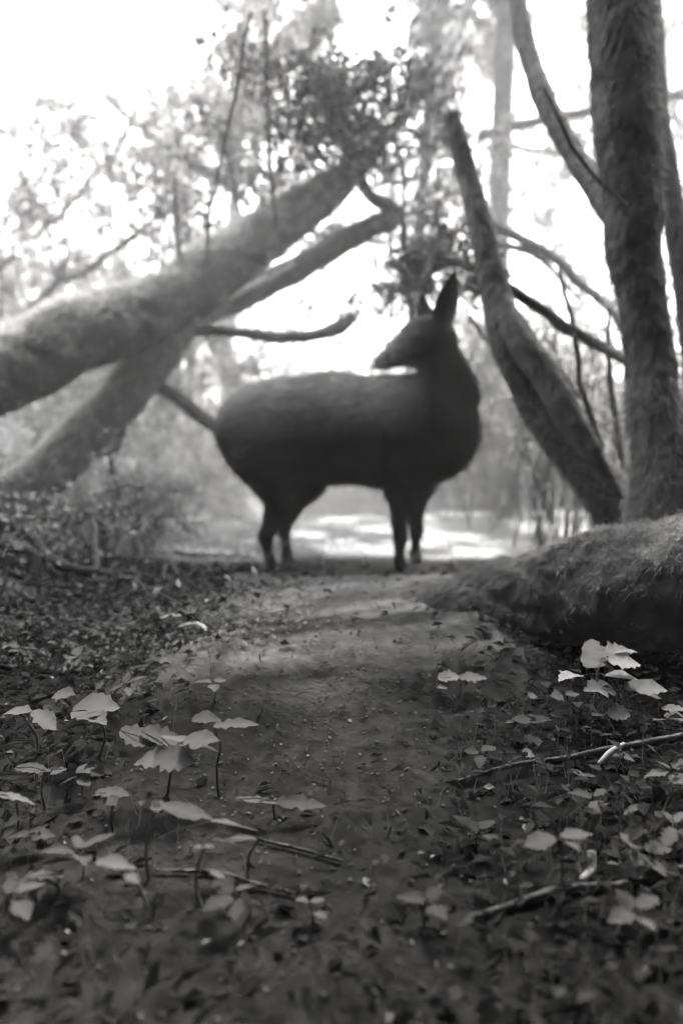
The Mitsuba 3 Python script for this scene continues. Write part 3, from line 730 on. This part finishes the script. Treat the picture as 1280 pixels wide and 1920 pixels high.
S1 = 1 / PPM(DY)
SPINE = [((512, 812), 98, (620, 803), 98), ((620, 803), 98, (740, 812), 100), ((740, 812), 100, (802, 808), 96), ((470, 800), 60, (512, 812), 98)]
NECK = [((800, 780), 88, (838, 735), 56), ((838, 735), 54, (832, 690), 38), ((832, 690), 38, (812, 640), 31)]
HEAD = [((815, 640), 42, (785, 640), 38, 0.0), ((785, 640), 38, (752, 658), 25, 0.0), ((752, 658), 25, (716, 678), 14, 0.0)]
LEGS = []
for s, hx, fx in ((-1, -4, -6), (1, 22, 30)):
    o = 0.085 * s
    LEGS += [((515 + hx, 850), 78, (540 + hx, 905), 48, o * 0.9, o), ((540 + hx, 905), 42, (522 + hx, 960), 18, o, o), ((522 + hx, 960), 18, (506 + hx, 998), 12, o, o),
             ((506 + hx, 998), 12, (514 + hx, 1048), 8, o, o), ((514 + hx, 1048), 8, (519 + hx, 1066), 10, o, o)]
    LEGS += [((765 + fx * 0.5, 850), 62, (758 + fx, 915), 30, o * 0.8, o), ((758 + fx, 915), 30, (752 + fx, 970), 14, o, o), ((752 + fx, 970), 14, (754 + fx, 1000), 12, o, o),
             ((754 + fx, 1000), 12, (752 + fx, 1045), 8, o, o), ((752 + fx, 1045), 8, (756 + fx, 1066), 10, o, o)]


def deer_field(q):
    qs = q.copy()
    qs[:, 1] = DY + (q[:, 1] - DY) / 0.80
    d = np.full(len(q), 9.0)
    for a, ra, b, rb in SPINE:
        d = smin(d, rcone(qs, D(*a), D(*b), ra * S1, rb * S1), 0.05)
    for a, ra, b, rb in NECK:
        d = smin(d, rcone(qs, D(*a), D(*b), ra * S1, rb * S1), 0.035)
    h = np.full(len(q), 9.0)
    for a, ra, b, rb, o in HEAD:
        h = smin(h, rcone(qs, D(*a, o), D(*b, o), ra * S1, rb * S1), 0.02)
    # brow ridge and cheek
    h = smin(h, rcone(qs, D(772, 622), D(800, 612), 14 * S1, 20 * S1), 0.02)
    h = smin(h, rcone(qs, D(770, 668), D(800, 664), 16 * S1, 24 * S1), 0.02)
    d = smin(d, h, 0.03)
    for a, ra, b, rb, o1, o2 in LEGS:
        d = smin(d, rcone(q, D(*a, o1), D(*b, o2), ra * S1 * 0.9, rb * S1), 0.03)
    return d


deer = name_thing('deer')
lo, hi = D(380, 1090, -0.36), D(930, 560, 0.36)
dv, df = surface_nets(deer_field, np.minimum(lo, hi), np.maximum(lo, hi), 0.011)
dm = trimesh.Trimesh(dv, df, process=False)
trimesh.smoothing.filter_taubin(dm, iterations=8)
if dm.volume < 0:
    df = df[:, ::-1]
dv = np.array(dm.vertices)
put(deer + '__body', (dv, df), 'fur')


def ear(root, tip, width, side):
    """A cupped, leaf-shaped ear with thickness."""
    root, tip = np.asarray(root), np.asarray(tip)
    ax = tip - root
    nrm = unit(np.array([-0.5, -1.0, 0.1]) * [1, 1, 1])
    sd = unit(np.cross(ax, nrm))
    nrm = unit(np.cross(sd, ax))
    u, t = np.meshgrid(np.linspace(-1, 1, 9), np.linspace(0, 1, 14), indexing='ij')
    wd = width * (np.sin(np.pi * np.clip(t, 0, 1) ** 0.75) ** 0.8 + 0.28 * (1 - t) ** 2)
    front = root + ax * t[..., None] + sd * (u * wd)[..., None] + nrm * (-0.55 * width * (1 - u * u) * np.sin(np.pi * t * 0.9 + 0.25))[..., None]
    th = 0.006
    back = front - nrm * th
    v = np.vstack([front.reshape(-1, 3), back.reshape(-1, 3)])
    a, b = [z.ravel() for z in np.meshgrid(np.arange(8), np.arange(13), indexing='ij')]
    q = a * 14 + b
    f = np.vstack([np.stack([q, q + 14, q + 15], 1), np.stack([q, q + 15, q + 1], 1)])
    N = 9 * 14
    rim = np.concatenate([np.arange(14), 14 * np.arange(1, 9) + 13, 14 * 8 + np.arange(12, -1, -1), 14 * np.arange(7, 0, -1)])
    r2 = np.roll(rim, -1)
    f = np.vstack([f, f[:, ::-1] + N, np.stack([rim, r2, r2 + N], 1), np.stack([rim, r2 + N, rim + N], 1)])
    return v, f


put(deer + '__ear', ear(D(820, 622, -0.05), D(848, 510, -0.09), 0.044, -1), 'fur')
put(deer + '__ear', ear(D(806, 618, 0.06), D(794, 545, 0.12), 0.034, 1), 'fur')
for o in (-1, 1):
    e = trimesh.creation.icosphere(2, 0.0125)
    e.apply_translation(D(782, 630, o * 0.062))
    put(deer + '__eye', (np.array(e.vertices), np.array(e.faces)), 'hoof_horn')
e = trimesh.creation.icosphere(2, 0.02)
e.apply_scale([0.8, 1.0, 0.75])
e.apply_translation(D(706, 677))
put(deer + '__nose', (np.array(e.vertices), np.array(e.faces)), 'hoof_horn')
for a, ra, b, rb, o1, o2 in LEGS:
    if b[1] == 1066:
        c = D(*b, o2)
        m = MB()
        for s in (-1, 1):
            path = np.array([c + [0, s * 0.011, 0.02], c + [0.008, s * 0.012, -0.005], c + [0.02, s * 0.013, -0.03]])
            m.add(*tube(path, [0.014, 0.018, 0.017], 10))
        put(deer + '__hoof', m, 'hoof_horn', smooth=30)


def coat(count, g):
    tri = dv[df]
    nr = np.cross(tri[:, 1] - tri[:, 0], tri[:, 2] - tri[:, 0])
    ar = np.linalg.norm(nr, axis=1)
    nr /= ar[:, None] + 1e-12
    k = g.choice(len(df), count, p=ar / ar.sum())
    w = g.dirichlet([1, 1, 1], count)
    p = (tri[k] * w[..., None]).sum(1)
    flow = np.array([-1.0, 0, -0.7])
    t = flow - nr[k] * (nr[k] @ flow)[:, None]
    d = unit(unit(t) + 0.55 * nr[k] + 0.22 * g.normal(size=(count, 3)))
    lg = np.where(p[:, 2] < 0.3, 0.012, 0.026) * np.where(p[:, 2] > 0.86, 0.6, 1)
    L = (lg * g.uniform(0.5, 1.5, count))[:, None]
    sd = unit(np.cross(d, nr[k] + 0.3 * g.normal(size=(count, 3))))
    W = 0.0011
    v = np.stack([p - sd * W, p + sd * W, p + d * L], 1).reshape(-1, 3)
    # top light painted paler into the back hairs, over a dark lower coat
    back_light = np.clip((p[:, 2] - 0.54) / 0.2, 0, 1) * np.clip((0.36 - p[:, 0]) / 0.15, 0, 1) * (0.5 + meshkit.fbm(p * 9, 3, 2))
    m = MB().add(v, np.arange(3 * count).reshape(-1, 3), np.repeat(g.uniform(0.01, 0.035, count) + 0.3 * back_light * g.uniform(0.4, 1, count), 3))
    return m


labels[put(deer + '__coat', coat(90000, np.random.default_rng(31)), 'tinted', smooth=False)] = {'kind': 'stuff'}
tag(deer, 'dark deer standing side on by the pond, looking back over its shoulder', 'deer')


# ------------------------------------------------------------------ low plants of the foreground
def blade(root, direction, length, width, g, curl=0.25, tone=0.2, up=None):
    """One broad leaf: a bent, keeled sheet with a toothed edge and a pointed tip (rounded when it stands upright)."""
    d = unit(np.asarray(direction, float))
    upv = np.array([0, 0, 1.0]) if up is None else np.asarray(up, float)
    upv = upv + 0.25 * g.normal(size=3)
    s = unit(np.cross(d, upv))
    n = np.cross(s, d)
    N = 11
    t = np.linspace(0, 1, N)
    mid = np.asarray(root) + d * (length * t)[:, None] + n * (length * curl * (t * 0.8 - 1.2 * t * t))[:, None] + s * (0.05 * length * g.normal() * t * t)[:, None]
    w = width * 0.5 * np.sin(np.pi * np.clip(t * 0.93 + 0.07, 0, 1)) ** (0.5 if up is not None else 0.9) * (1 - 0.25 * t)
    w[-1] = 0.0008
    k = 0.22 + 0.16 * g.normal(size=(N, 2)).cumsum(0) * 0.3
    tooth = 1 + 0.13 * np.where(np.arange(N) % 2, 1, -1)[:, None] + 0.12 * g.normal(size=(N, 2))
    L = mid + s * (w * tooth[:, 0])[:, None] + n * (w * k[:, 0])[:, None]
    R = mid - s * (w * tooth[:, 1])[:, None] + n * (w * k[:, 1])[:, None]
    v = np.vstack([L, mid, R])
    f = []
    for a in range(N - 1):
        for o in (0, N):
            f += [[o + a, o + a + N, o + a + N + 1], [o + a, o + a + N + 1, o + a + 1]]
    c = tone * np.concatenate([g.uniform(0.75, 1.15, N), np.full(N, 1.2), g.uniform(0.75, 1.15, N)])
    return v, np.array(f), c


def plant(label, base, height, lv, g, tone, stem_r=0.0025, group='low plants on the forest floor', lean=(0, 0)):
    """lv: rows (dx, dy, dz offset of the leaf root from the stem top, direction, length, width)."""
    k = name_thing('woodland_plant')
    base = np.asarray(base, float)
    top = base + [lean[0], lean[1], height]
    path = spline([base - [0, 0, 0.02], base + (top - base) * 0.5 + g.normal(size=3) * [0.01, 0.01, 0], top], 8)
    m = MB().add(*tube(path, np.linspace(stem_r * 1.3, stem_r * 0.8, 8), 6), tone * 0.6)
    put(k + '__stem', m, 'tinted')
    for off, dr_, ln, wd in lv:
        up = None
        if abs(unit(np.asarray(dr_, float))[2]) > 0.8:
            up = [0, -1, 0.3]
        root = top + np.asarray(off)
        v, f, c = blade(root, dr_, ln, wd, g, g.uniform(-0.05, 0.14), tone * g.uniform(0.85, 1.15), up)
        mm = MB().add(v, f, c)
        if np.linalg.norm(off) > 0.004:
            kk = max(0, int(7 + off[2] / max(height, 0.01) * 7))
            kk = min(7, kk)
            mm.add(*tube(np.array([path[kk], (path[kk] + root) / 2 + [0, 0, 0.004], root]), [0.0012, 0.0011, 0.001], 4), tone * 0.6)
        put(k + '__leaf', mm, 'leaf')
    tag(k, label, 'plant', group)
    return k


def ground_at(px, py):
    """Where a pixel's ray meets the ground."""
    d = P(px, py, 1.0) - CAM
    t = 0.5
    for _ in range(400):
        p = CAM + d * t
        if p[2] < gz(p[0], p[1]):
            break
        t += 0.01
    return np.array([p[0], p[1], float(gz(p[0], p[1]))])


g = np.random.default_rng(51)


def leaf_at(top, px, py, depth, dirn, ln, wd):
    return (P(px, py, depth) - top, dirn, ln, wd)


def pixel_plant(label, bpx, bpy, tpx, tpy, lv, tone=0.2):
    tone = tone * 0.38
    """Stem from the ground at one pixel up to a top above it; leaves rows (px, py, direction, length px, width px)."""
    b = ground_at(bpx, bpy)
    top = P(tpx, tpy, b[1])
    rows = []
    for (px, py, dy, dirn, lpx, wpx) in lv:
        rows.append((P(px, py, b[1] + dy) - top, dirn, lpx / PPM(b[1]), wpx / PPM(b[1])))
    plant(label, b, top[2] - b[2], rows, g, tone, 0.0022, lean=(top[0] - b[0], 0))


R_, L_ = [1, -0.15, 0.05], [-1, -0.15, 0.05]
pixel_plant('pale plant with an upright rounded leaf, in the dark hollow under the log', 1112, 1340, 1125, 1235, [
    (1112, 1252, 0.0, [-0.08, 0.05, 1], 58, 58), (1132, 1224, 0.02, [1, 0.1, 0.02], 60, 50), (1140, 1240, -0.03, [1, -0.1, -0.12], 62, 70),
    (1135, 1268, -0.05, [1, -0.4, 0.0], 58, 70), (1090, 1268, -0.02, [-1, -0.3, -0.06], 52, 70), (1150, 1226, 0.0, [1, 0.3, 0.0], 55, 30)], 0.62)
pixel_plant('plant with flat leaves right of the upright rounded leaf', 1160, 1360, 1165, 1300, [
    (1170, 1292, 0.0, R_, 80, 70), (1150, 1294, 0.0, L_, 64, 70), (1200, 1300, 0.04, [0.7, -0.7, 0], 45, 50)], 0.42)
pixel_plant('squat plant with two round leaves under the pale upright leaf plant', 1130, 1390, 1135, 1345, [
    (1140, 1340, 0.0, R_, 42, 60), (1130, 1342, 0.0, L_, 22, 50), (1150, 1332, 0.05, R_, 40, 40)], 0.3)
pixel_plant('small plant with crumpled leaf beside the shaded log end', 1060, 1345, 1062, 1310, [
    (1060, 1303, 0.0, R_, 28, 40), (1055, 1306, 0.0, L_, 26, 40), (1005, 1306, 0.0, L_, 20, 30)], 0.26)
pixel_plant('plant with three broad drooping leaves above the long bent stick', 1060, 1680, 1060, 1585, [
    (1040, 1572, 0.0, [-1, -0.2, -0.15], 70, 60), (1050, 1570, 0.02, [1, 0.0, 0.1], 66, 60), (1058, 1580, -0.02, [0.6, -0.5, -0.15], 34, 40)], 0.24)
pixel_plant('tall plant with a long pale leaf running right on three thin stems', 280, 1650, 290, 1510, [
    (300, 1510, 0.0, [1, 0.0, -0.28], 110, 50), (395, 1540, 0.02, [1, 0.0, -0.22], 100, 50), (310, 1512, 0.0, [-1, -0.2, 0.0], 30, 40)], 0.22)
pixel_plant('plant on a bare stem under the long pale leaf', 375, 1705, 382, 1592, [
    (382, 1588, 0.0, R_, 24, 30), (380, 1590, 0.0, L_, 20, 30), (395, 1635, 0.0, [0.8, -0.3, -0.2], 34, 30)], 0.2)
pixel_plant('thin stemmed plant at the right end of the long pale leaf', 465, 1665, 482, 1580, [
    (482, 1575, 0.0, [-1, 0, 0.15], 60, 30), (470, 1572, 0.02, L_, 80, 26)], 0.18)
pixel_plant('wide plant with big overlapping leaves left of the path', 310, 1500, 325, 1410, [
    (300, 1382, 0.0, [1, 0.0, -0.25], 120, 60), (225, 1370, 0.02, [1, 0, -0.4], 80, 70), (345, 1390, -0.03, R_, 70, 70), (330, 1430, -0.04, L_, 80, 70), (290, 1425, -0.05, R_, 80, 70), (265, 1372, 0.03, [1, 0, -0.3], 90, 60)], 0.2)
pixel_plant('plant with one leaf beside the wide overlapping leaves', 412, 1500, 414, 1400, [
    (400, 1362, 0.0, [1, 0.0, 0.0], 90, 50), (360, 1350, 0.02, [1, 0, 0.02], 60, 50)], 0.18)
pixel_plant('plant with a slim leaf lying over the dark centre', 520, 1540, 520, 1502, [
    (440, 1500, 0.0, [1, 0, -0.04], 90, 40), (520, 1502, 0.0, [1, 0, -0.15], 100, 40)], 0.16)
pixel_plant('plant with pale leaf on a kinked stem in the lower left', 290, 1735, 245, 1640, [
    (180, 1616, 0.0, [1, 0, -0.16], 84, 40), (235, 1640, -0.01, [0.8, -0.4, -0.2], 36, 30)], 0.28)
pixel_plant('plant with large arched leaf at the left edge', 50, 1450, 45, 1345, [
    (8, 1340, 0.0, [1, 0, 0.1], 60, 70), (60, 1335, 0.0, [1, -0.1, -0.75], 60, 60)], 0.24)
pixel_plant('plant with a broad leaf right of the arched leaf', 180, 1420, 180, 1335, [
    (135, 1335, 0.0, [1, 0, 0.08], 95, 110), (150, 1345, -0.04, [1, -0.4, -0.1], 60, 70), (100, 1305, 0.05, R_, 46, 50)], 0.22)
pixel_plant('plant with a slim leaf at the left edge below the arched leaf', 30, 1580, 30, 1500, [
    (-10, 1490, 0.0, [1, 0, -0.2], 86, 40), (20, 1500, 0.0, L_, 40, 30)], 0.22)
pixel_plant('small plant with wavy leaf under the left broad leaves', 90, 1520, 85, 1445, [
    (30, 1440, 0.0, [1, 0, -0.12], 70, 36), (95, 1450, 0.0, [1, 0, 0.25], 34, 30)], 0.2)
pixel_plant('low plant with flat leaf beside the wavy leaf', 215, 1560, 215, 1495, [
    (178, 1488, 0.0, [1, 0, -0.04], 70, 50), (205, 1496, -0.02, [0.5, -0.6, -0.1], 30, 30)], 0.2)
pixel_plant('dim plant with round leaf in the left bottom', 90, 1690, 88, 1650, [
    (50, 1648, 0.0, [1, 0, 0.1], 80, 60), (70, 1655, 0.0, L_, 40, 50)], 0.16)
pixel_plant('plant with leaf on the dark floor left of the kinked stem', 75, 1600, 72, 1560, [
    (50, 1566, 0.0, [1, 0, 0.02], 60, 40), (70, 1568, 0.0, L_, 70, 44)], 0.14)
pixel_plant('small three leaved plant at the bottom centre', 580, 1730, 580, 1697, [
    (582, 1692, 0.0, [1, 0, 0.15], 30, 30), (578, 1692, 0.0, [-1, 0, 0.15], 28, 30), (590, 1712, -0.02, [0.6, -0.5, 0], 30, 34)], 0.22)
pixel_plant('plant with pale strap leaves where the path meets the log', 865, 1300, 865, 1275, [
    (820, 1272, 0.0, [1, 0, 0.02], 50, 40), (860, 1272, 0.0, [1, 0, -0.02], 56, 36), (838, 1290, -0.03, L_, 20, 24)], 0.3)
pixel_plant('dim plant on a thin stem right of the path', 960, 1400, 966, 1355, [
    (960, 1352, 0.0, [1, 0, 0.02], 80, 50), (965, 1355, 0.0, [-1, -0.2, 0], 20, 24)], 0.16)
pixel_plant('little bright leaved plant beside the thin stick', 990, 1430, 990, 1414, [(978, 1412, 0.0, [1, -0.2, -0.1], 26, 36)], 0.32)
pixel_plant('plant with drooping leaf on the thin stick', 1160, 1450, 1170, 1415, [
    (1160, 1414, 0.0, [1, -0.1, -0.4], 34, 24), (1165, 1418, 0.0, L_, 20, 24)], 0.24)
pixel_plant('pale small leaved plant at the right edge', 1262, 1380, 1262, 1345, [
    (1245, 1345, 0.0, [1, -0.2, -0.1], 50, 50), (1240, 1330, 0.0, R_, 50, 30), (1250, 1350, 0.0, L_, 30, 34)], 0.32)
pixel_plant('small plant with torn leaf above the drooping three leaved plant', 1085, 1475, 1085, 1450, [
    (1070, 1445, 0.0, [1, -0.2, -0.4], 44, 36), (1090, 1456, 0.0, R_, 30, 26)], 0.2)
pixel_plant('bent small plant at the right between the sticks', 1185, 1560, 1190, 1520, [
    (1176, 1522, 0.0, [1, -0.1, 0.5], 32, 26), (1188, 1526, 0.0, L_, 24, 22)], 0.2)

for (lab, px, py, hgt, n, tone) in (
    ('dim seedling at the left edge beside the rotten log', 40, 1250, 0.05, 3, 0.2),
    ('seedling among bright litter left of the path mound', 150, 1265, 0.05, 4, 0.24),
    ('tiny seedling below the arched pale twig', 400, 1320, 0.05, 3, 0.2),
    ('seedling just above the broad leaf at the left', 240, 1330, 0.06, 4, 0.2),
    ('dim seedling between the wavy leaf and the wide overlapping leaves', 150, 1500, 0.05, 4, 0.18),
    ('seedling in the lower left corner', 30, 1740, 0.05, 4, 0.18),
    ('leafy seedling above the lower left corner near the round leaf', 150, 1660, 0.06, 4, 0.18),
    ('dim seedling between the bare stem plant and the dark stick', 440, 1740, 0.05, 4, 0.16),
    ('seedling at bottom right below the long bent stick', 1190, 1760, 0.04, 4, 0.2),
    ('seedling standing right of the upright forked stick', 1200, 1650, 0.05, 4, 0.2),
    ('seedling at the right edge above the long bent stick', 1262, 1600, 0.05, 4, 0.22),
    ('dim seedling between the bent plant and the three drooping leaves', 1110, 1540, 0.04, 3, 0.18),
    ('seedling at the right edge below the thin stick', 1255, 1490, 0.05, 4, 0.22),
    ('seedling left of the plant with three drooping leaves', 900, 1600, 0.04, 3, 0.14),
    ('lone dim seedling at the bottom right of centre', 800, 1740, 0.04, 3, 0.14),
    ('seedling under the leaf of the dim thin stemmed plant', 900, 1450, 0.04, 3, 0.16),
):
    b = ground_at(px, py)
    rows = []
    for q in range(n):
        th = 2 * np.pi * (q + g.random() * 0.6) / n
        rows.append(([0.004 * math.cos(th), 0.004 * math.sin(th), -0.003 * q], [math.cos(th), math.sin(th), g.uniform(-0.25, 0.25)], g.uniform(0.03, 0.055), g.uniform(0.018, 0.034)))
    plant(lab, b, hgt, rows, g, tone * 0.34, 0.0014)

# ------------------------------------------------------------------ what nobody could count
g = np.random.default_rng(61)


def scatter(n, x0, x1, y0, y1, keep):
    x, y = g.uniform(x0, x1, n), g.uniform(y0, y1, n)
    k = g.random(n) < keep(x, y)
    x, y = x[k], y[k]
    return np.stack([x, y, gz(x, y)], 1)


def off_path(x, y):
    c = -0.05 + 0.2 * (y - 1.9)
    return np.clip(1.02 - np.exp(-((x - c) / 0.5) ** 4) * np.clip(0.8 + (y - 1.0) * 0.5, 0.7, 1), 0.01, 1)


m = MB()
pts = scatter(26000, -1.9, 1.9, 0.6, 3.3, off_path)
pts[:, 2] += 0.004 + 0.02 * g.random(len(pts)) ** 2
bright = g.random(len(pts)) < 0.04
dull = pts[~bright]
leaves(m, dull[::3], 0.036, (0.008, 0.03), 0.62, 0, 0.7, g)
leaves(m, dull[1::3], 0.02, (0.008, 0.045), 0.6, 0, 0.55, g)
leaves(m, dull[2::3], 0.05, (0.008, 0.035), 0.7, 0, 0.12, g)
leaves(m, pts[bright], 0.018, (0.08, 0.26), 0.6, 0, 0.5, g)
far = scatter(9000, -1.6, 0.3, 2.0, 3.3, lambda x, y: np.clip(-x * 2.2, 0, 1))
leaves(m, far + [0, 0, 0.01], 0.02, (0.05, 0.24), 0.6, 0, 0.5, g)
grit = scatter(5000, -1.0, 1.0, 0.8, 3.3, lambda x, y: np.exp(-((x + 0.02) / 0.5) ** 2))
leaves(m, grit + [0, 0, 0.004], 0.009, (0.015, 0.12), 0.5, 0, 0.8, g)
put('leaf_litter', m, 'leaf', smooth=False)
tag('leaf_litter', 'dark fallen leaves and scraps covering the forest floor', kind='stuff')
m = MB()
pts = scatter(7000, -1.9, 1.9, 0.6, 2.7, lambda x, y: off_path(x, y) * np.clip(3 * meshkit.fbm(np.stack([x, y, 0 * x], -1) * 2.5, 3, 7) - 1, 0, 1))
h = 0.02 + 0.075 * g.random(len(pts))
st = pts + np.stack([g.normal(size=len(pts)) * 0.015, g.normal(size=len(pts)) * 0.015, h], 1)
leaves(m, st, 0.030, (0.012, 0.05), 0.7, 0, 0.65, g)
sd = np.array([0.0012, 0, 0])
sv = np.stack([pts - sd, pts + sd, st], 1).reshape(-1, 3)
m.add(sv, np.arange(len(sv)).reshape(-1, 3), 0.05)
put('ground_cover', m, 'leaf', smooth=False)
tag('ground_cover', 'low small leaved ground cover on both sides of the path', kind='stuff')
m = MB()


def grass_keep(x, y):
    bank = np.exp(-((y - 3.6 - 0.3 * np.clip(-x - 0.2, 0, 1)) / 0.35) ** 2) * np.where(x < -0.25, 1, 0.05) + np.exp(-((y - 6.5) / 0.4) ** 2) * 0.7 + np.clip(y - 6.6, 0, 1) * 0.25
    return np.clip(bank, 0, 1) * (gz(x, y) > -0.12)


pts = scatter(90000, -4, 5, 2.9, 9, grass_keep)
n = len(pts)
d = unit(g.normal(size=(n, 3)) * [0.5, 0.5, 0.1] + [0, 0, 0.9])
L = g.uniform(0.06, 0.2, n)[:, None]
sd = unit(np.cross(d, g.normal(size=(n, 3)))) * 0.003
bend = g.normal(size=(n, 3)) * [0.5, 0.5, 0] * L * 0.7
v = np.stack([pts - sd, pts + sd, pts + d * L * 0.6 + sd * 0.7, pts + d * L * 0.6 - sd * 0.7, pts + d * L + bend - [0, 0, 0.02]], 1).reshape(-1, 3)
k = np.arange(n)[:, None] * 5
m.add(v, np.vstack([k + [0, 1, 2], k + [0, 2, 3], k + [3, 2, 4]]), np.repeat(g.uniform(0.2, 0.5, n), 5))
put('grass', m, 'leaf', smooth=False)
tag('grass', 'pale rough grass on the banks of the pond', kind='stuff')

# ------------------------------------------------------------------ the air
scene['haze'] = {'type': 'cube', 'to_world': T().translate(((HAZE_LO + HAZE_HI) / 2).tolist()).scale(((HAZE_HI - HAZE_LO) / 2).tolist()),
                 'bsdf': {'type': 'null'}, 'interior': {'type': 'ref', 'id': 'haze_air'}}
tag('haze', 'thin bright woodland haze', kind='stuff')
for k in [k for k, v in labels.items() if not v]:
    del labels[k]
